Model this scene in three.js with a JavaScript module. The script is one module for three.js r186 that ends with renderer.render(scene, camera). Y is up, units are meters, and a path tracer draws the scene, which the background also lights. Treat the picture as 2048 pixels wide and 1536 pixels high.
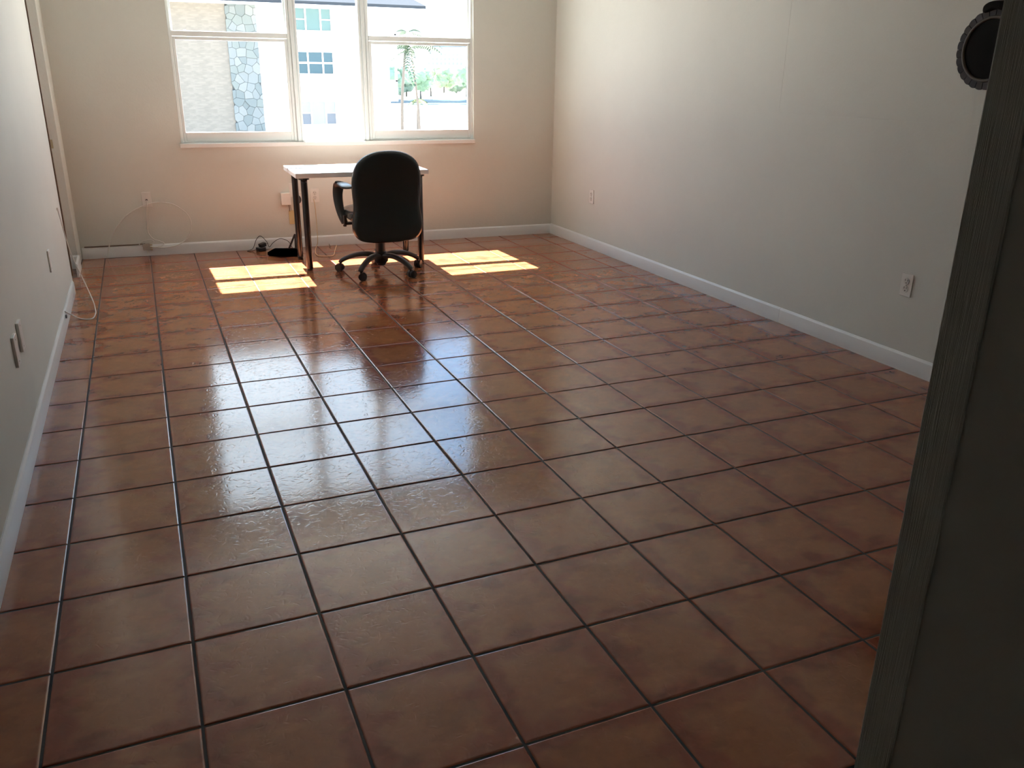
import * as THREE from 'three';
import { RoundedBoxGeometry } from 'three/addons/geometries/RoundedBoxGeometry.js';
import { mergeGeometries, toCreasedNormals } from 'three/addons/utils/BufferGeometryUtils.js';

// ------------------------------------------------------------------ camera, sky, sun, exposure
const scene = new THREE.Scene();
const renderer = new THREE.WebGLRenderer();
renderer.toneMapping = THREE.LinearToneMapping;
renderer.toneMappingExposure = 0.76;
renderer.shadowMap.enabled = true;

const F = 1683.94, D2R = Math.PI / 180;
const camera = new THREE.PerspectiveCamera(49.033, 2048 / 1536, 0.05, 3000);
camera.position.set(0.3654, 1.4104, 4.3258);
camera.rotation.set(-20.2656 * D2R, -23.2936 * D2R, 0.72345 * D2R, 'YXZ');
camera.updateMatrixWorld(true);
scene.add(camera);

// value noise that repeats every `per` cells
function hash(x, y, s) { let h = Math.imul(x, 374761393) ^ Math.imul(y, 668265263) ^ Math.imul(s, 2147483647 - 1013); h = Math.imul(h ^ (h >>> 13), 1274126177); h ^= h >>> 16; return (h >>> 0) / 4294967296; }
function vnoise(x, y, per, s) {
  const xi = Math.floor(x), yi = Math.floor(y), fx = x - xi, fy = y - yi, w = (a) => ((a % per) + per) % per;
  const u = fx * fx * (3 - 2 * fx), v = fy * fy * (3 - 2 * fy);
  const a = hash(w(xi), w(yi), s), b = hash(w(xi + 1), w(yi), s), c = hash(w(xi), w(yi + 1), s), d = hash(w(xi + 1), w(yi + 1), s);
  return a + (b - a) * u + (c - a) * v + (a - b - c + d) * u * v;
}
function fbm(x, y, per, s, oct = 4) { let t = 0, a = 0.5, n = 0; for (let i = 0; i < oct; i++) { t += a * vnoise(x, y, per, s + i * 17); n += a; x *= 2; y *= 2; per *= 2; a *= 0.5; } return t / n; }
function rng(seed) { let a = seed >>> 0; return () => { a = (a + 0x6D2B79F5) >>> 0; let t = Math.imul(a ^ (a >>> 15), 1 | a); t = (t + Math.imul(t ^ (t >>> 7), 61 | t)) ^ t; return ((t ^ (t >>> 14)) >>> 0) / 4294967296; }; }
const clamp = (v, a = 0, b = 1) => Math.min(b, Math.max(a, v));
const sstep = (a, b, v) => { const t = clamp((v - a) / (b - a)); return t * t * (3 - 2 * t); };

const SKY = 5.7;                                                   // brightness of the hazy sky
{
  const W = 1024, H = 512, data = new Float32Array(W * H * 4);
  for (let j = 0; j < H; j++) for (let i = 0; i < W; i++) {
    const el = ((j + 0.5) / H - 0.5) * Math.PI, az = ((i + 0.5) / W - 0.5) * 2 * Math.PI;
    const y = Math.sin(el), x = Math.cos(el) * Math.cos(az), z = Math.cos(el) * Math.sin(az);
    const h = Math.exp(-Math.max(0, y) * 3.2);
    let r = 0.18 + 0.68 * h, g = 0.54 + 0.46 * h, b = 1.06 + 0.06 * h;
    // scattered soft clouds on a layer overhead, the same all round
    if (y > 0.02) {
      const px = x / (y + 0.25) * 1.5 + 20, pz = z / (y + 0.25) * 1.5 + 20;
      const c = sstep(0.46, 0.68, fbm(px, pz, 64, 331, 5));
      const k = 0.85 * c;
      r += (1.04 - r) * k; g += (1.22 - g) * k; b += (1.32 - b) * k;
    }
    if (y < 0) { r = 0.5; g = 0.5; b = 0.46; }
    const o = (j * W + i) * 4; data[o] = r * SKY; data[o + 1] = g * SKY; data[o + 2] = b * SKY; data[o + 3] = 1;
  }
  const t = new THREE.DataTexture(data, W, H, THREE.RGBAFormat, THREE.FloatType);
  t.mapping = THREE.EquirectangularReflectionMapping; t.magFilter = THREE.LinearFilter; t.minFilter = THREE.LinearFilter; t.wrapS = THREE.RepeatWrapping; t.colorSpace = THREE.LinearSRGBColorSpace; t.needsUpdate = true;
  scene.background = t;
}
const sun = new THREE.DirectionalLight(new THREE.Color(1.0, 0.96, 0.9), 105);
sun.position.set(-0.6, 1.45 * 20, -20).add(new THREE.Vector3(1.5, 0, -2));
sun.target.position.set(1.5, 0, -2);
sun.castShadow = true; sun.shadow.mapSize.set(4096, 4096); sun.shadow.radius = 1;
Object.assign(sun.shadow.camera, { left: -8, right: 8, top: 8, bottom: -8, near: 1, far: 80 });
scene.add(sun, sun.target);

// ------------------------------------------------------------------ helpers
const taken = new Map();
function numbered(n) { const k = taken.get(n) || 0; taken.set(n, k + 1); return k ? n + '_' + String(k).padStart(3, '0') : n; }
function finish(m) { m.castShadow = true; m.receiveShadow = true; return m; }
function mesh(name, geo, mat, parent) { const m = finish(new THREE.Mesh(geo, mat)); m.name = parent ? name : numbered(name); (parent || scene).add(m); return m; }
function thing(name, label, category, pos = [0, 0, 0], group) { const g = new THREE.Group(); g.name = numbered(name); g.position.set(...pos); g.userData = { label, category }; if (group) g.userData.group = group; scene.add(g); return g; }
function tag(m, label, category, group) { Object.assign(m.userData, { label, category }); if (group) m.userData.group = group; return m; }
function struct(o, label) { o.userData.kind = 'structure'; if (label) o.userData.label = label; return o; }
function structGroup(name, pos = [0, 0, 0]) { const g = new THREE.Group(); g.name = name; g.position.set(...pos); g.userData.kind = 'structure'; scene.add(g); return g; }
function bx(x0, x1, y0, y1, z0, z1, r = 0) {
  const w = x1 - x0, h = y1 - y0, d = z1 - z0;
  const g = r > 0 ? new RoundedBoxGeometry(w, h, d, 2, Math.min(r, w / 2.01, h / 2.01, d / 2.01)) : new THREE.BoxGeometry(w, h, d);
  return g.translate((x0 + x1) / 2, (y0 + y1) / 2, (z0 + z1) / 2);
}
const V = (x, y, z) => new THREE.Vector3(x, y, z);
function ray(u, v) { return V((u - 1024) / F, -(v - 768) / F, -1).applyQuaternion(camera.quaternion); }
function hitPlane(u, v, axis, val) { const d = ray(u, v), t = (val - camera.position[axis]) / d[axis]; return camera.position.clone().addScaledVector(d, t); }
function tube(pts, r, seg = 0, rad = 8, closed = false) { const c = new THREE.CatmullRomCurve3(pts, closed, 'centripetal'); return new THREE.TubeGeometry(c, seg || pts.length * 8, r, rad, closed); }
function cyl(r0, r1, h, x, y, z, seg = 24) { return new THREE.CylinderGeometry(r1, r0, h, seg).translate(x, y + h / 2, z); }
function lathe(pts, seg = 32) { return new THREE.LatheGeometry(pts.map((p) => new THREE.Vector2(p[0], p[1])), seg); }
// nonindexed merge so that any geometries fit together
function merge(list) { return mergeGeometries(list.map((g) => { const n = g.index ? g.toNonIndexed() : g; for (const k of Object.keys(n.attributes)) if (!['position', 'normal', 'uv'].includes(k)) n.deleteAttribute(k); return n; })); }
// metre-scaled uv on axis-aligned faces
function metreUV(g) {
  const n = g.index ? g.toNonIndexed() : g; const p = n.attributes.position, nn = n.attributes.normal, uv = new Float32Array(p.count * 2);
  for (let i = 0; i < p.count; i++) { const ax = Math.abs(nn.getX(i)), ay = Math.abs(nn.getY(i)), az = Math.abs(nn.getZ(i)); const [a, b] = ay > ax && ay > az ? [p.getX(i), p.getZ(i)] : ax > az ? [p.getZ(i), p.getY(i)] : [p.getX(i), p.getY(i)]; uv[i * 2] = a; uv[i * 2 + 1] = b; }
  n.setAttribute('uv', new THREE.BufferAttribute(uv, 2)); return n;
}
// a padded slab: outline (counter-clockwise x, y points) filled with rings that swell to tf in front (+z) and tb behind
function pillow(outline, tf, tb, pw = 2.6, rings = 10, warp) {
  const n = outline.length, pos = [], idx = [];
  let cx = 0, cy = 0; for (const p of outline) { cx += p[0] / n; cy += p[1] / n; }
  for (const side of [1, -1]) {
    const start = pos.length / 3;
    for (let k = 0; k <= rings; k++) { const a = (k / rings) * Math.PI / 2, rho = Math.sin(a), h = Math.pow(Math.max(0, 1 - Math.pow(rho, pw)), 1 / pw) * (side > 0 ? tf : -tb); for (let i = 0; i < n; i++) { const q = [cx + (outline[i][0] - cx) * rho, cy + (outline[i][1] - cy) * rho, h]; pos.push(...(warp ? warp(...q) : q)); } }
    for (let k = 0; k < rings; k++) for (let i = 0; i < n; i++) { const a = start + k * n + i, b = start + k * n + (i + 1) % n, c = a + n, d = b + n; if (side > 0) idx.push(a, c, b, b, c, d); else idx.push(a, b, c, b, d, c); }
  }
  const g = new THREE.BufferGeometry(); g.setAttribute('position', new THREE.Float32BufferAttribute(pos, 3)); g.setAttribute('uv', new THREE.Float32BufferAttribute(new Float32Array(pos.length / 3 * 2), 2)); g.setIndex(idx); g.computeVertexNormals();
  // weld the normals of the two halves along the outline
  const N = g.attributes.normal, P0 = rings * n, P1 = (rings + 1) * n + rings * n;
  for (let i = 0; i < n; i++) { const a = V(N.getX(P0 + i), N.getY(P0 + i), N.getZ(P0 + i)).add(V(N.getX(P1 + i), N.getY(P1 + i), N.getZ(P1 + i))).normalize(); N.setXYZ(P0 + i, a.x, a.y, a.z); N.setXYZ(P1 + i, a.x, a.y, a.z); }
  return g;
}
// upholstered slab with a round edge of the given radius
function cushion(outline, tf, tb, rad, dome, warp) {
  const n = outline.length, pos = [], idx = [], E = 8, I = 7; let cx = 0, cy = 0; for (const p of outline) { cx += p[0] / n; cy += p[1] / n; }
  const rows = [];
  for (const side of [1, -1]) for (let k = 0; k <= E + I; k++) rows.push([side, k]);
  const order = [...rows.filter((r) => r[0] > 0).reverse(), ...rows.filter((r) => r[0] < 0).slice(1)];   // centre in front, over the edge, centre behind
  for (const [side, k] of order) for (const [x, y] of outline) {
    const L = Math.hypot(x - cx, y - cy), t = side > 0 ? tf : tb; let d, z;
    if (k <= E) { const a = k / E * Math.PI / 2; d = rad * (1 - Math.cos(a)); z = t * Math.sin(a); } else { const q = (k - E) / I; d = rad + (L - rad) * q; z = t + dome * (1 - (1 - q) * (1 - q)); }
    const f = 1 - Math.min(d, L) / L, P = [cx + (x - cx) * f, cy + (y - cy) * f, side * z]; pos.push(...(warp ? warp(...P) : P));
  }
  for (let k = 0; k < order.length - 1; k++) for (let i = 0; i < n; i++) { const a = k * n + i, b = k * n + (i + 1) % n; idx.push(a, a + n, b, b, a + n, b + n); }
  const g = new THREE.BufferGeometry(); g.setAttribute('position', new THREE.Float32BufferAttribute(pos, 3)); g.setAttribute('uv', new THREE.Float32BufferAttribute(new Float32Array(pos.length / 3 * 2), 2)); g.setIndex(idx); g.computeVertexNormals(); return g;
}
// smooth closed outline through a few points
function smooth(pts, n = 64) { const c = new THREE.CatmullRomCurve3(pts.map((p) => V(p[0], p[1], 0)), true, 'centripetal'); return c.getPoints(n).slice(0, n).map((p) => [p.x, p.y]); }
// band of elliptical section swept along points; size(t) gives [half width across x, half thickness]
function sweep(pts, size, seg = 24, rad = 12, side = V(1, 0, 0)) {
  const c = new THREE.CatmullRomCurve3(pts, false, 'centripetal'), pos = [], idx = [];
  for (let k = 0; k <= seg; k++) { const t = k / seg, p = c.getPoint(t), tg = c.getTangent(t), s = side.clone().addScaledVector(tg, -side.dot(tg)).normalize(), u = V().crossVectors(tg, s).normalize(), [w, h] = size(t); for (let i = 0; i < rad; i++) { const a = i / rad * Math.PI * 2; const q = p.clone().addScaledVector(s, Math.cos(a) * w).addScaledVector(u, Math.sin(a) * h); pos.push(q.x, q.y, q.z); } }
  for (let k = 0; k < seg; k++) for (let i = 0; i < rad; i++) { const a = k * rad + i, b = k * rad + (i + 1) % rad; idx.push(a, b, a + rad, b, b + rad, a + rad); }
  for (const [k, f] of [[0, 1], [seg, 0]]) { const p = c.getPoint(k / seg), m = pos.length / 3; pos.push(p.x, p.y, p.z); for (let i = 0; i < rad; i++) { const a = k * rad + i, b = k * rad + (i + 1) % rad; f ? idx.push(m, b, a) : idx.push(m, a, b); } }
  const g = new THREE.BufferGeometry(); g.setAttribute('position', new THREE.Float32BufferAttribute(pos, 3)); g.setAttribute('uv', new THREE.Float32BufferAttribute(new Float32Array(pos.length / 3 * 2), 2)); g.setIndex(idx); g.computeVertexNormals(); return g;
}

// ------------------------------------------------------------------ textures and materials
function tex(w, h, fn, srgb = true) {
  const d = new Uint8Array(w * h * 4);
  for (let j = 0; j < h; j++) for (let i = 0; i < w; i++) { const c = fn(i / w, j / h), o = (j * w + i) * 4; d[o] = clamp(c[0]) * 255; d[o + 1] = clamp(c[1]) * 255; d[o + 2] = clamp(c[2]) * 255; d[o + 3] = 255; }
  const t = new THREE.DataTexture(d, w, h); t.magFilter = THREE.LinearFilter; t.minFilter = THREE.LinearMipmapLinearFilter; t.generateMipmaps = true; t.wrapS = t.wrapT = THREE.RepeatWrapping; t.colorSpace = srgb ? THREE.SRGBColorSpace : THREE.NoColorSpace; t.needsUpdate = true; return t;
}
const mat = (rgb, rough, o = {}) => new THREE.MeshStandardMaterial({ color: new THREE.Color().setRGB(...rgb), roughness: rough, ...o });
const phys = (rgb, rough, o = {}) => new THREE.MeshPhysicalMaterial({ color: new THREE.Color().setRGB(...rgb), roughness: rough, ...o });

const rollerBump = tex(512, 512, (u, v) => { const n = 0.6 * fbm(u * 90, v * 90, 90, 3, 3) + 0.4 * fbm(u * 14, v * 14, 14, 9, 3); return [n, n, n]; }, false);
rollerBump.repeat.set(1.2, 1.2);
const paintTone = tex(256, 256, (u, v) => { const n = 0.955 + 0.05 * fbm(u * 6, v * 6, 6, 31, 5); return [n, n, n]; });
paintTone.repeat.set(0.31, 0.31);
const paint = (rgb) => mat(rgb, 0.62, { map: paintTone, bumpMap: rollerBump, bumpScale: 0.0006 });
const M = {
  wall: paint([0.70, 0.705, 0.64]),
  ceiling: paint([0.62, 0.62, 0.6]), trim: mat([0.74, 0.75, 0.74], 0.38), grout: mat([0.05, 0.046, 0.042], 0.85),
  frame: mat([0.80, 0.84, 0.82], 0.42), sill: mat([0.82, 0.82, 0.79], 0.4),
  gap: mat([0.05, 0.05, 0.05], 0.9),
  glass: new THREE.MeshPhysicalMaterial({ color: 0xffffff, roughness: 0, transmission: 1, thickness: 0, ior: 1.5 }),
  plate: mat([0.78, 0.77, 0.72], 0.35), slot: mat([0.06, 0.05, 0.045], 0.6), socket: mat([0.7, 0.68, 0.62], 0.4), screw: mat([0.6, 0.58, 0.55], 0.35, { metalness: 0.8 }),
  whiteCable: mat([0.74, 0.73, 0.68], 0.45), brownCable: mat([0.16, 0.095, 0.05], 0.5), blackCable: mat([0.018, 0.018, 0.02], 0.5), yellowCable: mat([0.6, 0.47, 0.27], 0.5), brass: mat([0.45, 0.36, 0.22], 0.35, { metalness: 1 }),
  blackPlastic: mat([0.022, 0.022, 0.024], 0.36), leather: null, deskTop: mat([0.8, 0.8, 0.79], 0.3),
  leg: phys([0.012, 0.012, 0.014], 0.22, { clearcoat: 0.6, clearcoatRoughness: 0.08 }), chrome: mat([0.6, 0.6, 0.62], 0.15, { metalness: 1 }), rubber: mat([0.02, 0.02, 0.02], 0.8),
};
M.leather = phys([0.016, 0.024, 0.027], 0.23);
M.armPad = phys([0.016, 0.018, 0.022], 0.3);

// ------------------------------------------------------------------ room shell
const XL = -0.165, XR = 3.827, HC = 2.62, ZH = 5.7, ZK = 2.75, XK = -2.6;               // left wall, right wall, ceiling, end of the hallway
const TH = 0.0413, O = V(-0.165, 0, -3.004);                       // the window wall is a little out of square
const BW = (x, y, d) => V(O.x + x * Math.cos(TH) - d * Math.sin(TH), y, O.z + x * Math.sin(TH) + d * Math.cos(TH));
function backGroup(g) { g.position.copy(O); g.rotation.y = -TH; return g; }

// floor: grout bed with one mesh for each glazed tile
{
  const T = 0.3302, G = 0.0056;
  const floor = struct(mesh('floor', bx(-2.75, 4.2, -0.14, -0.0026, -3.3, ZH + 0.1), M.grout), 'dark grout bed under square terracotta coloured glazed tiles');
  const bump = (() => {
    const S = 512, h = new Float32Array(S * S), r = rng(12);
    for (let j = 0; j < S; j++) for (let i = 0; i < S; i++) h[j * S + i] = 0.5 + 0.1 * (fbm(i / S * 7, j / S * 11, 7, 41, 3) - 0.5) + 0.07 * (fbm(i / S * 14, j / S * 36, 14, 47, 2) - 0.5);
    for (let k = 0; k < 240; k++) {                                // short wavy tool marks pressed into the clay
      let x = r() * S, y = r() * S, a = (r() - 0.5) * 1.5 + (r() < 0.25 ? 1.3 : 0); const L = 10 + r() * 40, w = 2.0 + r() * 2.6, s = (r() < 0.75 ? -1 : 1) * (0.12 + r() * 0.22), curl = (r() - 0.5) * 0.07;
      for (let t = 0; t < L; t++) { const e = Math.sin(Math.PI * t / L); for (let dy = -8; dy <= 8; dy++) for (let dx = -8; dx <= 8; dx++) { const xx = ((Math.round(x) + dx) % S + S) % S, yy = ((Math.round(y) + dy) % S + S) % S, d2 = (dx * dx + dy * dy) / (w * w); if (d2 < 4) h[yy * S + xx] += s * e * Math.exp(-d2) * 0.17; } x += Math.cos(a); y += Math.sin(a); a += curl; }
    }
    for (let i = 0; i < S * S; i++) h[i] = 0.5 + 0.26 * Math.tanh((h[i] - 0.5) / 0.26);
    return tex(S, S, (u, v) => { const n = h[Math.floor(v * S) * S + Math.floor(u * S)]; return [n, n, n]; }, false);
  })();
  const mats = [];
  for (let k = 0; k < 6; k++) {
    const s = 100 + k * 31;
    const map = tex(256, 256, (u, v) => {
      const e = Math.min(u, 1 - u, v, 1 - v), n = fbm(u * 4, v * 5, 4, s, 3), n2 = fbm(u * 4, v * 6, 4, s + 5, 4), n3 = fbm(u * 22, v * 22, 22, s + 9, 3);
      const t = sstep(0.02, 0.24, e + (n - 0.5) * 0.42);
      const dark = sstep(0.56, 0.74, n2) * (1 - 0.55 * t), pale = sstep(0.58, 0.78, fbm(u * 5, v * 8, 5, s + 13, 4));
      const a = [0.545, 0.300, 0.215], b = [0.600, 0.390, 0.255];
      const c = [0, 1, 2].map((i) => (a[i] + (b[i] - a[i]) * t) * (1 - 0.10 * dark) * (1 + 0.05 * pale) * (0.965 + 0.07 * n3));
      return c;
    });
    mats.push(new THREE.MeshPhysicalMaterial({ map, roughness: 0.12, bumpMap: bump, bumpScale: 0.0009, ior: 1.65, specularIntensity: 1 }));
  }
  const cache = new Map();
  function tileGeo(w, d) {
    const key = w.toFixed(4) + '/' + d.toFixed(4); if (cache.has(key)) return cache.get(key);
    const prof = [[0.0062, 0, 0.0, 1], [0.0034, -0.00035, 0.25, 0.97], [0.0013, -0.0014, 0.6, 0.8], [0.0002, -0.003, 0.93, 0.36], [0, -0.008, 1, 0]];
    const pos = [], nor = [], uv = [], put = (x, y, z, nx, ny, nz) => { pos.push(x, y, z); nor.push(nx, ny, nz); uv.push(x / T + 0.5, 0.5 - z / T); };
    const quad = (a, b, c, e) => { for (const q of [a, b, c, a, c, e]) put(...q); };
    const i0 = prof[0][0], hx = w / 2, hz = d / 2;
    quad([-hx + i0, 0, hz - i0, 0, 1, 0], [hx - i0, 0, hz - i0, 0, 1, 0], [hx - i0, 0, -hz + i0, 0, 1, 0], [-hx + i0, 0, -hz + i0, 0, 1, 0]);
    for (const [ax, az] of [[1, 0], [-1, 0], [0, 1], [0, -1]]) for (let k = 0; k < prof.length - 1; k++) {
      const P = ([ins, y, no, nu], s) => { const x = hx - ins, z = hz - ins; return ax ? [ax * x, y, s * z, ax * no, nu, 0] : [s * x, y, az * z, 0, nu, az * no]; };
      const s = ax ? -ax : az; quad(P(prof[k], -s), P(prof[k + 1], -s), P(prof[k + 1], s), P(prof[k], s));
    }
    const g = new THREE.BufferGeometry(); g.setAttribute('position', new THREE.Float32BufferAttribute(pos, 3)); g.setAttribute('normal', new THREE.Float32BufferAttribute(nor, 3)); g.setAttribute('uv', new THREE.Float32BufferAttribute(uv, 2));
    cache.set(key, g); return g;
  }
  const r = rng(5), rest = [];
  for (let row = -10; row <= 16; row++) for (let c = row > 8 ? -7 : -1; c <= 11; c++) {
    const x0 = c < -1 ? c * T + G / 2 : Math.max(c * T + G / 2, row > 8 ? -9 : row >= -8 && row <= -6 ? -0.244 : XL + 0.004), x1 = Math.min((c + 1) * T - G / 2, XR - 0.004);
    const zw = O.z + ((c + 1) * T - XL) * Math.tan(TH);             // the window wall at this column
    const z0 = Math.max(row * T + G / 2, row < -8 ? zw - 0.02 : -9), z1 = (row + 1) * T - G / 2;
    if (z1 - z0 < 0.03 || z1 > ZH) continue;
    const k = Math.floor(r() * 6), turn = r() < 0.5 ? Math.PI : 0, dy = (r() - 0.5) * 0.0006, tx = (r() - 0.5) * 0.004, tz = (r() - 0.5) * 0.004;
    if (row > 9 || c < -1) { rest.push(tileGeo(x1 - x0, z1 - z0).clone().rotateY(turn).translate((x0 + x1) / 2, dy, (z0 + z1) / 2)); continue; }
    const m = mesh('tile', tileGeo(x1 - x0, z1 - z0), mats[k], floor);
    m.position.set((x0 + x1) / 2, dy, (z0 + z1) / 2); m.rotation.set(tx, turn, tz);
  }
  const more = mesh('tile_field', mergeGeometries(rest), mats[0], floor); more.userData.kind = 'stuff';
}

// window wall with its opening
const WX0 = 0.83, WX1 = 3.236, WY0 = 0.845, WY1 = 2.39;
{
  const t = 0.13, g = metreUV(merge([bx(-0.3, WX0, 0, HC, -t, 0), bx(WX1, 4.2, 0, HC, -t, 0), bx(WX0, WX1, 0, WY0, -t, 0), bx(WX0, WX1, WY1, HC, -t, 0)]));
  struct(backGroup(mesh('wall_back', g, M.wall)), 'beige painted wall with a wide window');
  struct(backGroup(mesh('trim_1', metreUV(bx(WX0 - 0.012, WX1 + 0.008, 0.829, 0.862, -0.128, 0.022, 0.005)), M.sill)), 'white window stool lit by the sun');
}
// left wall with a doorway near the window wall
const DZ0 = -2.655, DZ1 = -1.93;
struct(mesh('wall_left', metreUV(merge([bx(XL - 0.12, XL, 0, HC, DZ1, ZK), bx(XL - 0.12, XL, 0, HC, -3.2, DZ0), bx(XL - 0.12, XL, 2.05, HC, DZ0, DZ1)])), M.wall), 'white painted wall with wall plates and a cable');
{
  const d = structGroup('door_1', [XL - 0.12, 0, (DZ0 + DZ1) / 2]); d.userData.label = 'white closet door set back in the left wall';
  const w = (DZ1 - DZ0) / 2 - 0.004;
  mesh('door_slab', bx(0, 0.035, 0.004, 2.046, -w, w), M.trim, d);
  mesh('strike_plate', bx(0.062, 0.082, 0.87, 0.93, -w - 0.0035, -w + 0.0015), M.brass, d);
}
// right wall: two drywall sheets meet in a seam
{
  const w = struct(mesh('wall_right', metreUV(bx(XR + 0.0012, XR + 0.13, 0, HC, -3.2, ZH)), M.wall), 'off white painted wall on the long side of the room');
  mesh('drywall_sheet', metreUV(bx(XR + 0.0004, XR + 0.004, 0, 1.212, -3.1, ZH)), M.wall, w);
  mesh('drywall_sheet', metreUV(bx(XR + 0.0004, XR + 0.004, 1.212, HC, -3.1, 0.182)), M.wall, w);
  mesh('drywall_sheet', metreUV(bx(XR - 0.0006, XR + 0.004, 1.215, HC, 0.185, ZH, 0.0008)), M.wall, w);
}
// the entry corridor where the photographer stands: its right hand wall ends in an outside corner
const CX = 0.7425, CZ = 4.0227;
{
  const w = struct(mesh('wall_front', metreUV(merge([bx(CX, XR + 0.1, 0, HC, CZ, CZ + 0.12), bx(CX, CX + 0.12, 0, HC, CZ + 0.12, ZH)])), M.wall), 'unlit corridor wall corner at the entry of the room');
  mesh('corner_bead', bx(CX - 0.0011, CX + 0.01, 0.001, HC - 0.001, CZ - 0.0011, CZ + 0.0235, 0.001), M.wall, w);
}
// beside the corridor the place opens into an unlit side room
struct(mesh('wall_side', metreUV(merge([bx(XK - 0.12, XL - 0.12, 0, HC, ZK - 0.12, ZK), bx(XK - 0.12, XK, 0, HC, ZK, ZH)])), M.wall), 'walls of the side room beside the corridor');
struct(mesh('wall_hall', metreUV(bx(XK - 0.12, CX + 0.12, 0, HC, ZH - 0.02, ZH + 0.1)), M.wall), 'wall closing the entry corridor');
struct(mesh('ceiling', metreUV(bx(-2.8, 4.1, HC, HC + 0.14, -3.3, ZH + 0.1)), M.ceiling), 'flat white ceiling');

// baseboards with a rounded top edge
function board(len, h = 0.088, t = 0.0135) { const s = new THREE.Shape(); s.moveTo(0, 0); s.lineTo(t, 0); s.lineTo(t, h - 0.018); s.quadraticCurveTo(t, h - 0.01, t * 0.62, h - 0.006); s.lineTo(t * 0.35, h); s.lineTo(0, h); s.closePath(); return new THREE.ExtrudeGeometry(s, { depth: len, bevelEnabled: false, curveSegments: 5 }); }
{
  const b = struct(backGroup(mesh('baseboard_back', toCreasedNormals(board(3.985).rotateY(-Math.PI / 2).translate(3.995, 0.0005, 0), 0.5), M.trim)), 'white baseboard under the window');
  // boards: profile out of +x, run along +z
  const R = structGroup('baseboard_right', [XR, 0.0005, 0]); R.userData.label = 'white baseboard along the right wall in two lengths';
  mesh('board', toCreasedNormals(board(0.4085 + 2.83, 0.092).rotateY(Math.PI).translate(0, 0, 0.4085), 0.5), M.trim, R);
  mesh('board', toCreasedNormals(board(3.61, 0.092).rotateY(Math.PI).translate(0, 0, 4.021), 0.5), M.trim, R);
  const L = structGroup('baseboard_left', [XL, 0.0005, 0]); L.userData.label = 'white baseboard along the left wall';
  mesh('board', toCreasedNormals(board(ZK + 1.84, 0.088).translate(0, 0, -1.84), 0.5), M.trim, L);
  mesh('board', toCreasedNormals(board(0.32, 0.1).translate(0, 0, DZ0), 0.5), M.trim, L);
  mesh('board', toCreasedNormals(board(0.09, 0.1).rotateY(-Math.PI / 2).translate(0.0135, 0, DZ0), 0.5), M.trim, L);
}

// ------------------------------------------------------------------ window: two hung sashes with a fixed light between
function windowUnit(name, x0, x1, hung, label) {
  const g = backGroup(structGroup(name)); g.userData.label = label;
  const zi = -0.022, zo = -0.095, y0 = 0.862, y1 = WY1, fw = hung ? 0.02 : 0.018;
  mesh('frame', merge([bx(x0, x0 + fw, y0, y1, zo, zi, 0.003), bx(x1 - fw, x1, y0, y1, zo, zi, 0.003), bx(x0 + fw, x1 - fw, y1 - 0.03, y1, zo, zi), bx(x0 + fw, x1 - fw, y0, y0 + 0.012, zo, zi)]), M.frame, g);
  const a = x0 + fw, b = x1 - fw;
  if (!hung) { mesh('pane', bx(a, b, y0 + 0.012, y1 - 0.03, -0.07, -0.069), M.glass, g); return; }
  const lo = new THREE.Group(); lo.name = 'lower_sash'; g.add(lo);
  const st = 0.024, zs0 = -0.058, zs1 = -0.026;
  mesh('stile', bx(a + 0.001, a + st, y0 + 0.012, 1.642, zs0, zs1, 0.004), M.frame, lo); mesh('stile', bx(b - st, b - 0.001, y0 + 0.012, 1.642, zs0, zs1, 0.004), M.frame, lo);
  mesh('bottom_rail', bx(a + st, b - st, y0 + 0.012, 0.944, zs0, zs1 + 0.004, 0.004), M.frame, lo);
  mesh('top_rail', bx(a + st, b - st, 1.618, 1.640, zs0, zs1 - 0.008, 0.003), M.frame, lo);
  mesh('pane', bx(a + st, b - st, 0.944, 1.618, -0.043, -0.042), M.glass, lo);
  const up = new THREE.Group(); up.name = 'upper_sash'; g.add(up);
  mesh('meeting_rail', bx(a + 0.001, b - 0.001, 1.644, 1.682, -0.092, -0.018, 0.004), M.frame, up);
  mesh('stile', bx(a + 0.001, a + 0.014, 1.682, y1 - 0.03, -0.09, -0.062, 0.003), M.frame, up); mesh('stile', bx(b - 0.014, b - 0.001, 1.682, y1 - 0.03, -0.09, -0.062, 0.003), M.frame, up);
  mesh('pane', bx(a + 0.014, b - 0.014, 1.682, y1 - 0.03, -0.077, -0.076), M.glass, up);
  for (const x of [a + 0.09, b - 0.13]) mesh('latch', bx(x, x + 0.02, 1.682, 1.69, -0.05, -0.03, 0.002), M.frame, up);
}
windowUnit('window_1', WX0, 1.722, true, 'left white hung window over the router');
windowUnit('window_2', 1.762, 2.285, false, 'narrow fixed window light between the two hung windows');
windowUnit('window_3', 2.325, WX1, true, 'right white hung window looking on trees and water');
for (const [n, x0, x1] of [['trim_2', 1.722, 1.762], ['trim_3', 2.285, 2.325]]) struct(backGroup(mesh(n, merge([bx(x0, x1, 0.862, WY1, -0.1, -0.03), bx(x0 + 0.006, x1 - 0.006, 0.862, WY1, -0.03, -0.014, 0.004)]), M.frame)), 'white mullion between window units');

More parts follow.
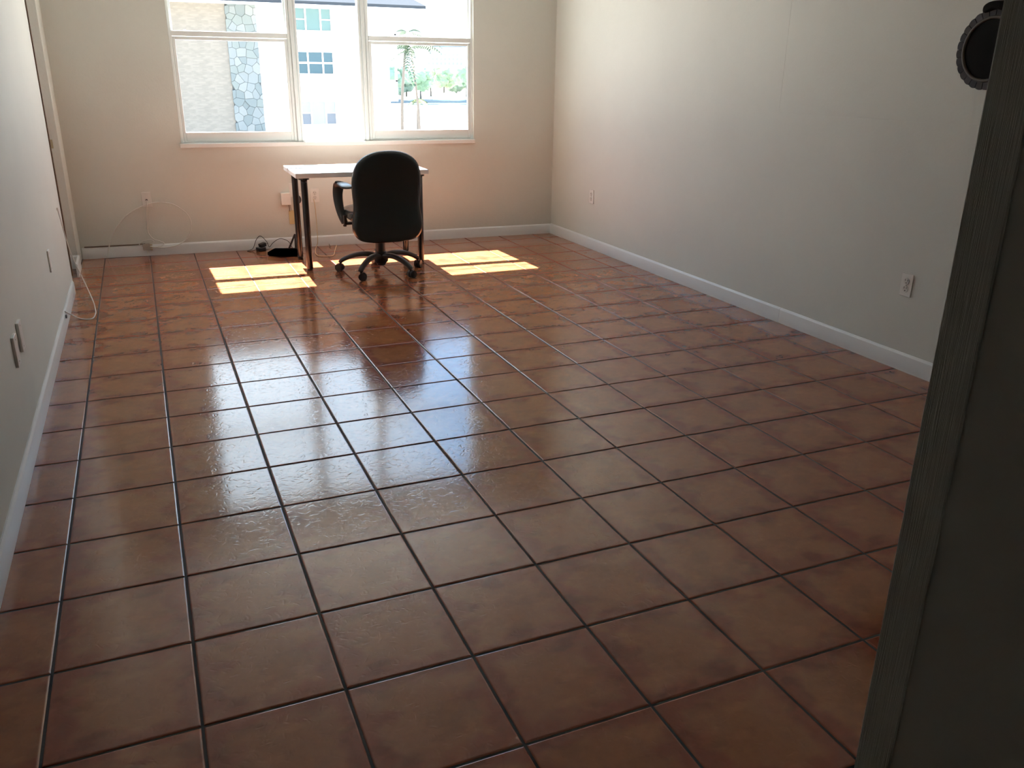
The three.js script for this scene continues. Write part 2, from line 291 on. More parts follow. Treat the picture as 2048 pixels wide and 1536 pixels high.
// ------------------------------------------------------------------ wall plates and outlets
function duplex(g) {
  mesh('cover_plate', new RoundedBoxGeometry(0.07, 0.115, 0.006, 2, 0.0025).translate(0, 0, 0.003), M.plate, g);
  for (const y of [-0.0195, 0.0195]) {
    const s = mesh('receptacle', cyl(0.017, 0.0165, 0.003, 0, 0, 0, 24).rotateX(Math.PI / 2).translate(0, y, 0.0055), M.socket, g);
    mesh('slot', merge([bx(-0.0085, -0.006, y + 0.001, y + 0.011, 0.0078, 0.0092), bx(0.006, 0.0085, y + 0.002, y + 0.010, 0.0078, 0.0092), cyl(0.003, 0.003, 0.0014, 0, 0, 0, 12).rotateX(Math.PI / 2).translate(0, y - 0.008, 0.0078)]), M.slot, s);
  }
  mesh('screw', cyl(0.003, 0.003, 0.002, 0, 0, 0, 12).rotateX(Math.PI / 2).translate(0, 0, 0.0058), M.screw, g);
}
function onBack(g, x, y) { g.position.copy(BW(x, y, 0)); g.rotation.y = -TH; return g; }
duplex(onBack(thing('electrical_outlet', 'white duplex outlet on the beige wall behind the desk', 'outlet'), 1.829, 0.428));
{ const g = thing('electrical_outlet', 'white duplex outlet low on the right wall close to the far corner', 'outlet', [XR + 0.0004, 0.438, -2.058]); g.rotation.y = -Math.PI / 2; duplex(g); }
{ const g = thing('electrical_outlet', 'white duplex outlet on the right wall close to the corridor corner', 'outlet', [XR + 0.0004, 0.434, 1.293]); g.rotation.y = -Math.PI / 2; duplex(g); }
{ // coax plate
  const g = onBack(thing('coax_wall_plate', 'white wall plate with a coax socket above the looped white cable', 'wall plate'), 0.5245, 0.4425);
  mesh('cover_plate', new RoundedBoxGeometry(0.07, 0.115, 0.006, 2, 0.0025).translate(0, 0, 0.003), M.plate, g);
  mesh('socket', cyl(0.009, 0.009, 0.004, 0, 0, 0, 6).rotateX(Math.PI / 2).translate(0, -0.004, 0.006), M.slot, g);
  mesh('connector', cyl(0.0055, 0.0055, 0.02, 0, 0, 0, 12).rotateX(Math.PI / 2).translate(0, -0.008, 0.006), M.plate, g);
}
{ const g = onBack(thing('phone_wall_plate', 'cream wall plate half hidden behind the white junction box', 'wall plate'), 1.656, 0.478); mesh('cover_plate', new RoundedBoxGeometry(0.07, 0.115, 0.006, 2, 0.0025).translate(0, 0, 0.003), M.plate, g); mesh('jack', bx(-0.008, 0.008, -0.01, 0.008, 0.005, 0.008, 0.001), M.socket, g); }
{ const g = onBack(thing('junction_box', 'white square junction box on the wall left of the desk legs', 'junction box'), 1.588, 0.41); mesh('cover', new RoundedBoxGeometry(0.08, 0.1, 0.034, 3, 0.006).translate(0, 0, 0.017), M.plate, g); mesh('lid_seam', bx(-0.0405, 0.0405, 0.036, 0.0375, 0.002, 0.0335), M.socket, g);
  mesh('cord', tube([V(0.022, -0.05, 0.015), V(0.026, -0.08, 0.014), V(0.028, -0.105, 0.008)], 0.0025), M.brownCable, g); }
{ const g = onBack(thing('power_adapter', 'round black plug adapter on the wall behind the left desk legs', 'power adapter'), 1.692, 0.402); mesh('housing', cyl(0.022, 0.02, 0.035, 0, 0, 0, 28).rotateX(Math.PI / 2).scale(1, 1.6, 1), M.blackPlastic, g); mesh('cover_plate', new RoundedBoxGeometry(0.07, 0.115, 0.005, 2, 0.002).translate(0.0, 0.0, 0.0025), M.plate, g).userData.label = 'white plate behind the plug'; }
{ // folded yellowed tag hanging under the box
  const g = onBack(thing('paper_tag', 'yellowed paper tag hanging on the wall under the junction box', 'tag'), 1.634, 0.255);
  mesh('sheet', new RoundedBoxGeometry(0.056, 0.115, 0.0025, 2, 0.001).rotateX(-0.04).translate(0, 0, 0.005), mat([0.63, 0.49, 0.25], 0.8), g);
  mesh('string', tube([V(-0.002, 0.056, 0.006), V(-0.008, 0.08, 0.008), V(-0.014, 0.104, 0.01)], 0.0012), M.brownCable, g);
}
// three plates seen almost edge on along the left wall
for (const [z, y, t, lab] of [[0.838, 0.413, 0.011, 'white wall plate on the left wall, farthest from the doorway'], [0.668, 0.4225, 0.011, 'white wall plate on the left wall, middle of three'], [-0.775, 0.433, 0.008, 'white wall plate on the left wall, nearest the doorway']]) {
  const g = thing('wall_plate', lab, 'wall plate', [XL, y, z]); g.rotation.y = Math.PI / 2;
  mesh('cover_plate', new RoundedBoxGeometry(0.072, 0.117, t, 2, 0.0025).translate(0, 0, t / 2), M.plate, g);
  for (const sy of [0.042, -0.042]) mesh('screw', cyl(0.003, 0.003, 0.0015, 0, 0, 0, 10).rotateX(Math.PI / 2).translate(0, sy, t - 0.0005), M.screw, g);
}

// ------------------------------------------------------------------ cables
{ // looped white coax in front of the window wall
  const pts = [[0.187, 0.006, 0.035], [0.205, 0.085, 0.022], [0.244, 0.181, 0.014], [0.311, 0.276, 0.014], [0.4, 0.35, 0.014], [0.509, 0.403, 0.022], [0.602, 0.419, 0.02], [0.693, 0.408, 0.02], [0.763, 0.369, 0.02], [0.822, 0.299, 0.02], [0.832, 0.223, 0.02], [0.792, 0.132, 0.024], [0.721, 0.082, 0.026], [0.632, 0.064, 0.028], [0.568, 0.066, 0.028], [0.518, 0.074, 0.028]].map((p) => BW(...p));
  tag(mesh('coaxial_cable', tube(pts, 0.0038, 140), M.whiteCable), 'white coaxial cable looping up the beige wall and down to the floor', 'cable');
  const p2 = [[0.5245, 0.432, 0.024], [0.5235, 0.415, 0.03], [0.512, 0.34, 0.014], [0.505, 0.25, 0.011], [0.503, 0.19, 0.012], [0.525, 0.146, 0.018], [0.54, 0.132, 0.022], [0.575, 0.118, 0.024], [0.612, 0.096, 0.024], [0.59, 0.078, 0.028], [0.545, 0.071, 0.032]].map((p) => BW(...p));
  tag(mesh('drop_cable', tube(p2, 0.0036, 100), M.whiteCable), 'white cable dropping from the coax plate to the splitter', 'cable');
  const p3 = [[0.03, 0.094, 0.012], [0.12, 0.093, 0.008], [0.3, 0.0935, 0.008], [0.42, 0.095, 0.012], [0.47, 0.1, 0.02]].map((p) => BW(...p));
  tag(mesh('ledge_cable', tube(p3, 0.004, 60), M.brownCable), 'dark brown cable lying along the top of the baseboard', 'cable');
  const sp = thing('cable_splitter', 'small metal cable splitter resting on the baseboard top', 'splitter'); sp.position.copy(BW(0.482, 0.073, 0.0155)); sp.rotation.y = -TH;
  mesh('body', bx(-0.03, 0.022, -0.024, 0.028, 0, 0.016, 0.003), mat([0.42, 0.4, 0.36], 0.4, { metalness: 0.7 }), sp);
  for (const [x, y] of [[0.022, 0.016], [0.022, -0.004], [0.022, -0.022]]) mesh('port', cyl(0.005, 0.005, 0.018, 0, 0, 0, 10).rotateZ(-Math.PI / 2).translate(x, y, 0.008), M.brass, sp);
  mesh('port', cyl(0.0055, 0.0055, 0.026, 0, -0.05, 0.008, 10), M.plate, sp);
  mesh('jumper', tube([V(-0.03, 0.01, 0.01), V(-0.055, 0.022, 0.012), V(-0.02, 0.05, 0.014), V(0.03, 0.06, 0.014), V(0.055, 0.042, 0.016), V(0.035, 0.02, 0.014)], 0.0035, 48), M.whiteCable, sp);
}
{ // brown cable down the wall edge beside the doorway, and white one hanging in a bow
  tag(mesh('edge_cable', tube([V(XL + 0.005, 2.6, DZ1 + 0.004), V(XL + 0.005, 1.9, DZ1 + 0.005), V(XL + 0.004, 1.2, DZ1 + 0.003), V(XL + 0.005, 0.6, DZ1 + 0.004), V(XL + 0.005, 0.1, DZ1 + 0.004)], 0.0045, 60), M.brownCable), 'thin brown cable running down the wall edge by the doorway', 'cable');
  const a = hitPlane(115, 418, 'x', XL + 0.006), pts = [a, hitPlane(124, 450, 'x', -0.15), hitPlane(134, 484, 'x', -0.142), hitPlane(149, 524, 'x', -0.125), hitPlane(165, 556, 'x', -0.095), hitPlane(181, 590, 'x', -0.055), hitPlane(190, 615, 'y', 0.022), hitPlane(191, 628, 'y', 0.009), hitPlane(182, 638, 'y', 0.0055), hitPlane(160, 637, 'y', 0.0055), hitPlane(142, 629, 'x', -0.142), hitPlane(130, 623, 'x', XL + 0.0165)];
  tag(mesh('hanging_cable', tube(pts, 0.0034, 130), M.whiteCable), 'thin white cable hanging in a bow from the left wall to the floor', 'cable');
  const c1 = thing('cable_clip', 'small clip holding the white cable high on the left wall', 'clip', [XL, a.y, a.z]); mesh('body', bx(0, 0.011, -0.008, 0.008, -0.008, 0.008, 0.003), M.plate, c1);
  const c2 = thing('cable_clip', 'small dark clip holding the white cable at the left baseboard', 'clip', [XL + 0.0135, 0.074, hitPlane(130, 623, 'x', XL + 0.0165).z]); mesh('body', bx(0, 0.009, -0.011, 0.007, -0.012, 0.012, 0.003), mat([0.12, 0.12, 0.12], 0.5), c2);
}
{ // yellow patch cable down the wall and in a coil under the desk
  const w = [[1.816, 0.4, 0.012], [1.822, 0.36, 0.012], [1.828, 0.225, 0.008], [1.827, 0.1, 0.019], [1.822, 0.03, 0.03]].map((p) => BW(...p));
  const fl = [hitPlane(632, 495, 'y', 0.006), hitPlane(637, 511, 'y', 0.006), hitPlane(652, 512, 'y', 0.006), hitPlane(665, 511, 'y', 0.006), hitPlane(670, 500, 'y', 0.02), hitPlane(673, 490, 'y', 0.045)];
  tag(mesh('patch_cable', tube([...w, ...fl], 0.0028, 110), M.yellowCable), 'yellow network cable running down the wall and curling under the desk', 'cable');
  const bk = [hitPlane(627, 487, 'y', 0.012), hitPlane(636, 484, 'y', 0.03), hitPlane(646, 481, 'y', 0.035), hitPlane(655, 485, 'y', 0.02), hitPlane(661, 494, 'y', 0.005)];
  tag(mesh('black_cord', tube(bk, 0.0025, 50), M.blackCable), 'thin black cord on the tiles behind the desk leg', 'cable');
}

// ------------------------------------------------------------------ router and its power brick
{
  const g = thing('wireless_router', 'flat black wireless router with two antennas on the tiles', 'router', [1.345, 0, -2.66]); g.rotation.y = -0.32;
  const s = new THREE.Shape(); s.moveTo(-0.105, 0.085); s.lineTo(-0.075, -0.075); s.lineTo(0.095, -0.085); s.lineTo(0.12, 0.06); s.lineTo(0.02, 0.115); s.closePath();
  mesh('case', new THREE.ExtrudeGeometry(s, { depth: 0.018, bevelEnabled: true, bevelSize: 0.008, bevelThickness: 0.006, bevelSegments: 3 }).rotateX(Math.PI / 2).scale(1, 1, -1).rotateY(Math.PI).scale(1, 1, 1).translate(0, 0.03, 0), mat([0.045, 0.045, 0.05], 0.45), g);
  g.updateMatrixWorld(true); const inv = g.matrixWorld.clone().invert(), tip = hitPlane(590, 468, 'z', -2.72);
  for (const [u, v] of [[577, 500], [592, 503]]) { const a = hitPlane(u, v, 'z', -2.71), d = tip.clone().sub(a), L = d.length(), m = new RoundedBoxGeometry(0.015, L, 0.009, 2, 0.003).translate(0, L / 2, 0).applyQuaternion(new THREE.Quaternion().setFromUnitVectors(V(0, 1, 0), d.normalize())).translate(a.x, a.y, a.z).applyMatrix4(inv); mesh('antenna', m, M.blackPlastic, g); }
  const p = thing('power_brick', 'black power brick with a coiled cord beside the router', 'power adapter', [1.185, 0, -2.865]); p.rotation.y = 0.4;
  mesh('housing', merge([bx(-0.04, 0.03, 0.001, 0.034, -0.025, 0.025, 0.006), bx(-0.005, 0.05, 0.03, 0.062, -0.02, 0.022, 0.006).rotateZ(0.25)]), M.blackPlastic, p);
  mesh('prong', merge([bx(0.045, 0.062, 0.055, 0.057, -0.01, -0.004), bx(0.045, 0.062, 0.055, 0.057, 0.004, 0.01)]), M.chrome, p);
  p.updateMatrixWorld(true);
  mesh('cord', tube([V(1.15, 0.02, -2.86), V(1.1, 0.004, -2.86), V(1.075, 0.004, -2.9), V(1.12, 0.012, -2.925), V(1.16, 0.09, -2.93), V(1.19, 0.115, -2.92), V(1.235, 0.07, -2.9), V(1.25, 0.03, -2.87), V(1.28, 0.06, -2.87), V(1.34, 0.095, -2.86), V(1.4, 0.075, -2.83), V(1.42, 0.03, -2.76)], 0.0025, 120).applyMatrix4(p.matrixWorld.clone().invert()), M.blackCable, p);
}

// ------------------------------------------------------------------ desk
{
  const g = thing('desk', 'white rectangular desk on round black legs under the window', 'desk', [1.864, 0, -2.256]); g.rotation.y = -0.012;
  mesh('desk_top', new RoundedBoxGeometry(0.995, 0.034, 0.6, 3, 0.0035).translate(0, 0.698, 0), M.deskTop, g);
  for (const [x, z] of [[-0.434, 0.252], [-0.434, -0.195], [0.434, 0.252], [0.434, -0.195]]) {
    const l = mesh('leg', lathe([[0.0001, 0.012], [0.0225, 0.012], [0.0235, 0.016], [0.0245, 0.64], [0.0245, 0.668], [0.0001, 0.668]], 28).translate(x, 0, z), M.leg, g);
    mesh('mounting_plate', cyl(0.04, 0.04, 0.013, x, 0.668, z, 28), M.leg, l);
    mesh('foot', cyl(0.019, 0.021, 0.012, x, 0, z, 24), M.rubber, l);
  }
}

// ------------------------------------------------------------------ office chair
{
  const g = thing('office_chair', 'black padded office chair with armrests pushed up to the white desk', 'chair', [1.915, 0, -1.775]);
  // backrest
  const half = [[0.0, 0.905], [0.095, 0.895], [0.165, 0.866], [0.212, 0.822], [0.236, 0.765], [0.246, 0.70], [0.245, 0.62], [0.240, 0.555], [0.241, 0.49], [0.25, 0.43], [0.254, 0.375], [0.24, 0.325], [0.205, 0.29], [0.13, 0.272], [0, 0.268]];
  const outl = smooth([...half.map(([x, y]) => [x, y]).reverse(), ...half.slice(1, -1).map(([x, y]) => [-x, y])], 96);
  const curve = (x, y, z) => { const t = (y - 0.268) / 0.637; return [x, y, z + 0.26 + 0.1 * t * 0.5 - 0.10 * x * x * 6 * 0.35 - 0.05 * Math.sin(Math.PI * t) * 0.6]; };
  const shell = mesh('backrest', cushion(outl, 0.034, 0.042, 0.046, 0.008, curve), M.leather, g);
  mesh('seam_piping', tube(outl.filter((_, i) => i % 3 === 0).map(([x, y]) => V(...curve(x * 0.985, 0.588 + (y - 0.588) * 0.985, -0.018))), 0.003, 160, 6, true), M.blackPlastic, shell);
  // seat
  const so = smooth([[-0.17, -0.235], [0, -0.245], [0.17, -0.235], [0.235, -0.16], [0.245, 0], [0.235, 0.16], [0.18, 0.215], [0, 0.225], [-0.18, 0.215], [-0.235, 0.16], [-0.245, 0], [-0.235, -0.16]], 72);
  mesh('seat', pillow(so, 0.06, 0.05, 3, 12).rotateX(-Math.PI / 2).translate(0, 0.435, -0.02), M.leather, g);
  mesh('mechanism', merge([bx(-0.1, 0.1, 0.345, 0.392, -0.13, 0.1, 0.012), bx(-0.03, 0.03, 0.335, 0.365, 0.05, 0.25, 0.01), bx(-0.035, 0.035, 0.33, 0.5, 0.205, 0.228, 0.008)]), M.blackPlastic, g);
  // gas column with bellows cover
  mesh('gas_column', lathe([[0.0001, 0.055], [0.03, 0.055], [0.033, 0.1], [0.036, 0.16], [0.036, 0.26], [0.031, 0.265], [0.031, 0.35], [0.0001, 0.35]], 28), M.blackPlastic, g);
  mesh('hub', lathe([[0.0001, 0.06], [0.03, 0.06], [0.052, 0.085], [0.054, 0.13], [0.04, 0.158], [0.0001, 0.16]], 32), M.blackPlastic, g);
  for (let k = 0; k < 5; k++) {
    const a = (-11 + 72 * k) * D2R, c = Math.cos(a), s = Math.sin(a), P = (r, y) => V(r * c, y, r * s), side = V(-s, 0, c);
    const arm = mesh('base_arm', sweep([P(0.03, 0.122), P(0.1, 0.135), P(0.18, 0.128), P(0.25, 0.105), P(0.298, 0.08), P(0.31, 0.066)], (t) => [0.03 - 0.011 * t, 0.021 - 0.007 * t], 22, 14, side), M.blackPlastic, g);
    const cast = new THREE.Group(); cast.name = 'caster'; g.add(cast); cast.position.set(0.305 * c, 0, 0.305 * s); cast.rotation.y = -a + [0.7, 1.4, 1.9, -0.4, 0.5][k];
    for (const q of [-1, 1]) mesh('wheel', new THREE.CylinderGeometry(0.0275, 0.0275, 0.018, 28, 1).rotateX(Math.PI / 2).translate(0.012, 0.0275, q * 0.0145), M.blackPlastic, cast);
    mesh('hood', merge([new THREE.CylinderGeometry(0.031, 0.031, 0.01, 24, 1, false, 0, Math.PI).rotateX(Math.PI / 2).translate(0.012, 0.0275, 0), new THREE.CylinderGeometry(0.008, 0.008, 0.045, 12).translate(0, 0.055, 0)]), M.blackPlastic, cast);
  }
  // armrests: pad on a wide curved post
  for (const q of [-1, 1]) {
    const arm = new THREE.Group(); arm.name = 'armrest'; g.add(arm);
    const pad = smooth([[-0.034, -0.13], [0, -0.142], [0.034, -0.13], [0.042, -0.05], [0.04, 0.06], [0.03, 0.118], [0, 0.13], [-0.03, 0.118], [-0.04, 0.06], [-0.042, -0.05]], 48);
    mesh('pad', pillow(pad, 0.016, 0.014, 2.6, 8, (x, y, z) => [x, y, z - 1.4 * Math.max(0, y - 0.03) ** 2 * 1.6 - 1.2 * Math.max(0, -y - 0.06) ** 2]).rotateX(-Math.PI / 2).rotateY(0).translate(q * 0.25, 0.648, 0.0), M.armPad, arm);
    mesh('post', sweep([V(q * 0.252, 0.652, -0.085), V(q * 0.26, 0.632, -0.118), V(q * 0.27, 0.57, -0.125), V(q * 0.27, 0.48, -0.09), V(q * 0.26, 0.41, -0.05), V(q * 0.25, 0.372, -0.03)], (t) => [0.044 - 0.021 * t, 0.016 - 0.003 * t], 30, 16, V(1, 0, q * -0.25)), M.blackPlastic, arm);
    mesh('bracket', merge([bx(Math.min(q * 0.09, q * 0.258), Math.max(q * 0.09, q * 0.258), 0.362, 0.378, -0.06, 0, 0.005), bx(q * 0.25 - 0.011, q * 0.25 + 0.011, 0.362, 0.43, -0.06, 0, 0.006)]), M.blackPlastic, arm);
    mesh('knob', lathe([[0.0001, 0], [0.012, 0.002], [0.014, 0.012], [0.008, 0.018], [0.0001, 0.018]], 16).translate(q * 0.25, 0.346, -0.03), M.blackPlastic, arm);
  }
}

// ------------------------------------------------------------------ round ornament on the right wall
{
  const g = thing('wall_ornament', 'dark round wall ornament with a scalloped rim and a cap, beside the corridor corner', 'wall ornament', [XR - 0.0006, 1.532, 1.52]); g.rotation.y = -Math.PI / 2;
  const R = 0.163, dark = phys([0.006, 0.0055, 0.005], 0.9, { specularIntensity: 0.25 }), wood = mat([0.05, 0.036, 0.022], 0.5), shells = [[0.036, 0.034, 0.039], [0.021, 0.02, 0.024], [0.03, 0.025, 0.023]].map((c) => mat(c, 0.75));
  mesh('back_plate', lathe([[0.0001, 0], [R, 0], [R, 0.01], [R * 0.8, 0.016], [0.0001, 0.016]], 64).rotateX(Math.PI / 2), dark, g);
  for (let k = 0; k < 28; k++) {                                    // rim pieces
    const s = new THREE.Shape(), a0 = (k + 0.06) / 28 * 2 * Math.PI, a1 = (k + 0.94) / 28 * 2 * Math.PI, am = (a0 + a1) / 2, r0 = R * 0.84, r1 = R * 1.0;
    s.moveTo(r0 * Math.cos(a0), r0 * Math.sin(a0)); s.lineTo(r1 * Math.cos(a0), r1 * Math.sin(a0)); s.quadraticCurveTo(R * 1.045 * Math.cos(am), R * 1.045 * Math.sin(am), r1 * Math.cos(a1), r1 * Math.sin(a1)); s.lineTo(r0 * Math.cos(a1), r0 * Math.sin(a1)); s.closePath();
    mesh('rim_piece', new THREE.ExtrudeGeometry(s, { depth: 0.006, bevelEnabled: true, bevelSize: 0.0012, bevelThickness: 0.0012, bevelSegments: 1, curveSegments: 4 }).translate(0, 0, 0.012), shells[k % 3], g);
  }
  mesh('inner_ring', new THREE.TorusGeometry(R * 0.79, 0.0075, 10, 72).translate(0, 0, 0.019), wood, g);
  mesh('center_disc', lathe([[0.0001, 0.03], [R * 0.4, 0.028], [R * 0.76, 0.018], [R * 0.76, 0.012], [0.0001, 0.012]], 56).rotateX(Math.PI / 2), dark, g);
  mesh('cap', pillow(smooth([[-0.062, 0.148], [-0.066, 0.172], [-0.045, 0.188], [0, 0.194], [0.045, 0.188], [0.066, 0.172], [0.062, 0.148], [0, 0.158]], 40), 0.03, 0.012, 2.6, 6, (x, y, z) => [x, y, z + 0.014]), dark, g);
}

// ================================================================== outside the window
const rr = rng(91);
// ground, water and far shore
const GY = -6.3;
struct(mesh('ground', bx(-120, 160, GY - 0.6, GY, -135, -3.6), mat([0.46, 0.45, 0.41], 0.95)), 'pale sunlit yard outside');
const waterBump = tex(256, 256, (u, v) => { const n = fbm(u * 16, v * 40, 16, 61, 4); return [n, n, n]; }, false); waterBump.repeat.set(0.05, 0.05);
struct(mesh('water', metreUV(bx(-700, 900, GY - 1.2, GY - 0.5, -1500, -130)), phys([0.12, 0.2, 0.22], 0.25, { bumpMap: waterBump, bumpScale: 0.5 })), 'bright water of the bay beyond the yard');
struct(mesh('far_shore', bx(-300, 500, GY - 1, GY + 0.35, -420, -238), mat([0.4, 0.4, 0.36], 0.95)), 'pale far shore across the water');
tag(mesh('sea_wall', bx(20, 220, GY - 0.6, GY + 0.5, -238, -236.5), mat([0.2, 0.22, 0.25], 0.9)), 'dark sea wall along the far shore', 'sea wall');

// apartment building across the yard
{
  const ZB = -50.5, g = thing('apartment_building', 'white apartment block with grey roof and a stone strip across the yard', 'building', [0, GY, ZB]);
  const Y = (y) => y - GY, white = mat([0.82, 0.82, 0.8], 0.8), wt = mat([0.85, 0.86, 0.86], 0.6);
  const brickTex = tex(256, 256, (u, v) => { const row = Math.floor(v * 16), joint = (v * 16) % 1 < 0.16, col = Math.floor(u * 5 + (row % 2) * 0.5), n = 0.93 + 0.11 * hash(col, row, 7); return joint ? [0.70, 0.68, 0.65] : [0.735 * n, 0.71 * n, 0.68 * n]; }); brickTex.repeat.set(0.83, 0.83);
  mesh('wall', bx(7.46, 14.63, 0, Y(4.96), -13, 0), white, g);
  mesh('brick_wall', metreUV(bx(-9, 5.8, 0, Y(4.96), -13, 0.02)), mat([0.42, 0.40, 0.375], 0.9, { map: brickTex }), g).userData.label = 'pale beige brick wall';
  mesh('mortar_bed', bx(5.78, 7.47, 0, Y(4.96), -13, 0.0), mat([0.07, 0.08, 0.085], 0.9), g);
  // rubble stones: cells of jittered points clipped to the strip
  const X0 = 5.78, X1 = 7.47, Y0 = -2.6, Y1 = 5.05, st = [];
  for (let j = -1; j < 17; j++) for (let i = -1; i < 5; i++) st.push([X0 + (i + 0.15 + 0.7 * rr()) * 0.44 + (j % 2) * 0.2, Y0 + (j + 0.12 + 0.76 * rr()) * 0.47]);
  const stoneM = [[0.165, 0.18, 0.182], [0.13, 0.15, 0.152], [0.185, 0.195, 0.192], [0.15, 0.168, 0.162]].map((c) => mat(c, 0.9));
  st.forEach((p, n) => {
    let poly = [[X0, Y0], [X1, Y0], [X1, Y1], [X0, Y1]];
    for (const q of st) { if (q === p || Math.hypot(q[0] - p[0], q[1] - p[1]) > 1.6) continue; const nx = q[0] - p[0], ny = q[1] - p[1], L = Math.hypot(nx, ny), c = (nx * (p[0] + q[0]) + ny * (p[1] + q[1])) / 2 - 0.012 * L, out = []; for (let i = 0; i < poly.length; i++) { const a = poly[i], b = poly[(i + 1) % poly.length], da = a[0] * nx + a[1] * ny - c, db = b[0] * nx + b[1] * ny - c; if (da <= 0) out.push(a); if (da * db < 0) { const t = da / (da - db); out.push([a[0] + (b[0] - a[0]) * t, a[1] + (b[1] - a[1]) * t]); } } poly = out; if (poly.length < 3) return; }
    let ar = 0; for (let i = 0; i < poly.length; i++) { const a = poly[i], b = poly[(i + 1) % poly.length]; ar += a[0] * b[1] - b[0] * a[1]; } if (ar < 0.05) return;
    const s = new THREE.Shape(poly.map(([x, y]) => new THREE.Vector2(x, Y(y))));
    mesh('stone', new THREE.ExtrudeGeometry(s, { depth: 0.05 + 0.07 * rr(), bevelEnabled: true, bevelSize: 0.012, bevelThickness: 0.03, bevelSegments: 1 }), stoneM[Math.floor(rr() * 4)], g);
  });
  // roof with deep eaves
  const roofM = phys([0.05, 0.056, 0.064], 1, { specularIntensity: 0 });
  const rs = new THREE.Shape(); rs.moveTo(1.3, Y(4.99)); rs.lineTo(1.3, Y(5.17)); rs.lineTo(-3.2, Y(7.3)); rs.lineTo(-9.8, Y(7.3)); rs.lineTo(-14, Y(5.17)); rs.lineTo(-14, Y(4.99)); rs.closePath();
  const rg = new THREE.ExtrudeGeometry(rs, { depth: 26.4, bevelEnabled: false }).rotateY(-Math.PI / 2);                    // profile z -> along -x
  { const p = rg.attributes.position; for (let i = 0; i < p.count; i++) { p.setX(i, p.getX(i) + 17.4); const h = p.getY(i) - Y(5.17); if (h > 0 && p.getX(i) > 10) p.setX(i, p.getX(i) - h * 1.3); } rg.computeVertexNormals(); }
  mesh('roof', rg, roofM, g);
  mesh('fascia', bx(-9, 17.45, Y(4.88), Y(5.0), 1.24, 1.36), wt, g);
  mesh('soffit', bx(-9, 17.4, Y(4.93), Y(4.98), -13.5, 1.25), white, g);
  // windows of three floors
  const dark = phys([0.04, 0.08, 0.10], 0.08), green = phys([0.085, 0.145, 0.145], 0.1), curtain = mat([0.24, 0.255, 0.265], 0.8), shade = mat([0.13, 0.14, 0.16], 0.8);
  for (const [y0, y1, kind] of [[3.66, 4.86, 0], [1.24, 2.45, 1], [-1.69, -0.38, 2]]) {
    const w = new THREE.Group(); w.name = 'window'; g.add(w); w.position.set(9.72, Y(y0), 0); const h = y1 - y0;
    mesh('frame', merge([bx(-0.06, 0, -0.06, h + 0.06, -0.05, 0.07), bx(2.08, 2.14, -0.06, h + 0.06, -0.05, 0.07), bx(0, 2.08, -0.06, 0, -0.05, 0.07), bx(0, 2.08, h, h + 0.06, -0.05, 0.07), bx(0.55, 0.64, 0, h, -0.02, 0.06), bx(1.44, 1.53, 0, h, -0.02, 0.06), ...(kind === 1 ? [bx(0, 2.08, h / 2 - 0.05, h / 2 + 0.05, -0.02, 0.05)] : [bx(0, 0.55, h / 2 - 0.03, h / 2 + 0.03, -0.02, 0.05), bx(1.53, 2.08, h / 2 - 0.03, h / 2 + 0.03, -0.02, 0.05)])]), wt, w);
    for (const [a, b] of [[0, 0.55], [0.64, 1.44], [1.53, 2.08]]) { const mid = a > 0.5 && b < 1.5; if (mid && kind !== 1) { mesh('pane', bx(a, b, 0, h, -0.04, 0.012), kind ? curtain : green, w); continue; } mesh('pane', bx(a, b, 0, h / 2 - 0.03, -0.04, 0.012), [green, dark, shade][kind], w); mesh('pane', bx(a, b, h / 2 + 0.03, h, -0.04, 0.012), [green, dark, curtain][kind], w); }
  }
  // balconies at the right end
  for (const y of [2.33, -0.36]) {
    const b = new THREE.Group(); b.name = 'balcony'; g.add(b); b.position.set(14.63, Y(y), 0);
    mesh('slab', bx(0, 1.15, 0, 0.16, -4, 0.25), wt, b); mesh('handrail', bx(0, 1.15, 1.18, 1.27, 0.12, 0.22), wt, b);
    mesh('handrail', bx(1.05, 1.15, 1.18, 1.27, -4, 0.12), wt, b);
    for (let k = 0; k < 7; k++) mesh('panel', bx(0.02 + k * 0.16, 0.13 + k * 0.16, 0.16, 1.18, 0.14, 0.19), wt, b);
    mesh('post', bx(1.02, 1.15, 0.16, 2.69, 0.08, 0.22), wt, b);
  }
  mesh('recessed_wall', bx(14.5, 15.72, 0, Y(4.9), -5, -1.4), white, g);
}
// pale distant tower beyond the trees
{
  const k = 900, az = (d) => [0.365 + k * Math.sin(d * D2R), 4.33 - k * Math.cos(d * D2R)], a = az(17.5), b = az(20.2);
  const g = thing('distant_building', 'pale distant high building beyond the trees and water', 'building', [(a[0] + b[0]) / 2, GY, (a[1] + b[1]) / 2]);
  const w = (b[0] - a[0]) / 2, top = 1.41 + k * 0.0262 - GY; g.rotation.y = -0.33;
  mesh('tower_body', bx(-w, w, 0, top, -12, 0), mat([0.72, 0.7, 0.68], 0.9), g); mesh('roof_band', bx(-w - 0.5, w + 0.5, top, top + 3.2, -12.5, 0.5), mat([0.1, 0.13, 0.17], 0.8), g);
  for (let f = 0; f < 4; f++) for (let i = 0; i < 9; i++) mesh('window', bx(-w + 2 + i * (2 * w - 4) / 9, -w + 2 + (i + 0.55) * (2 * w - 4) / 9, top - 4 - f * 4.2, top - 1.6 - f * 4.2, -0.2, 0.15), mat([0.4, 0.42, 0.46], 0.5), g);
}
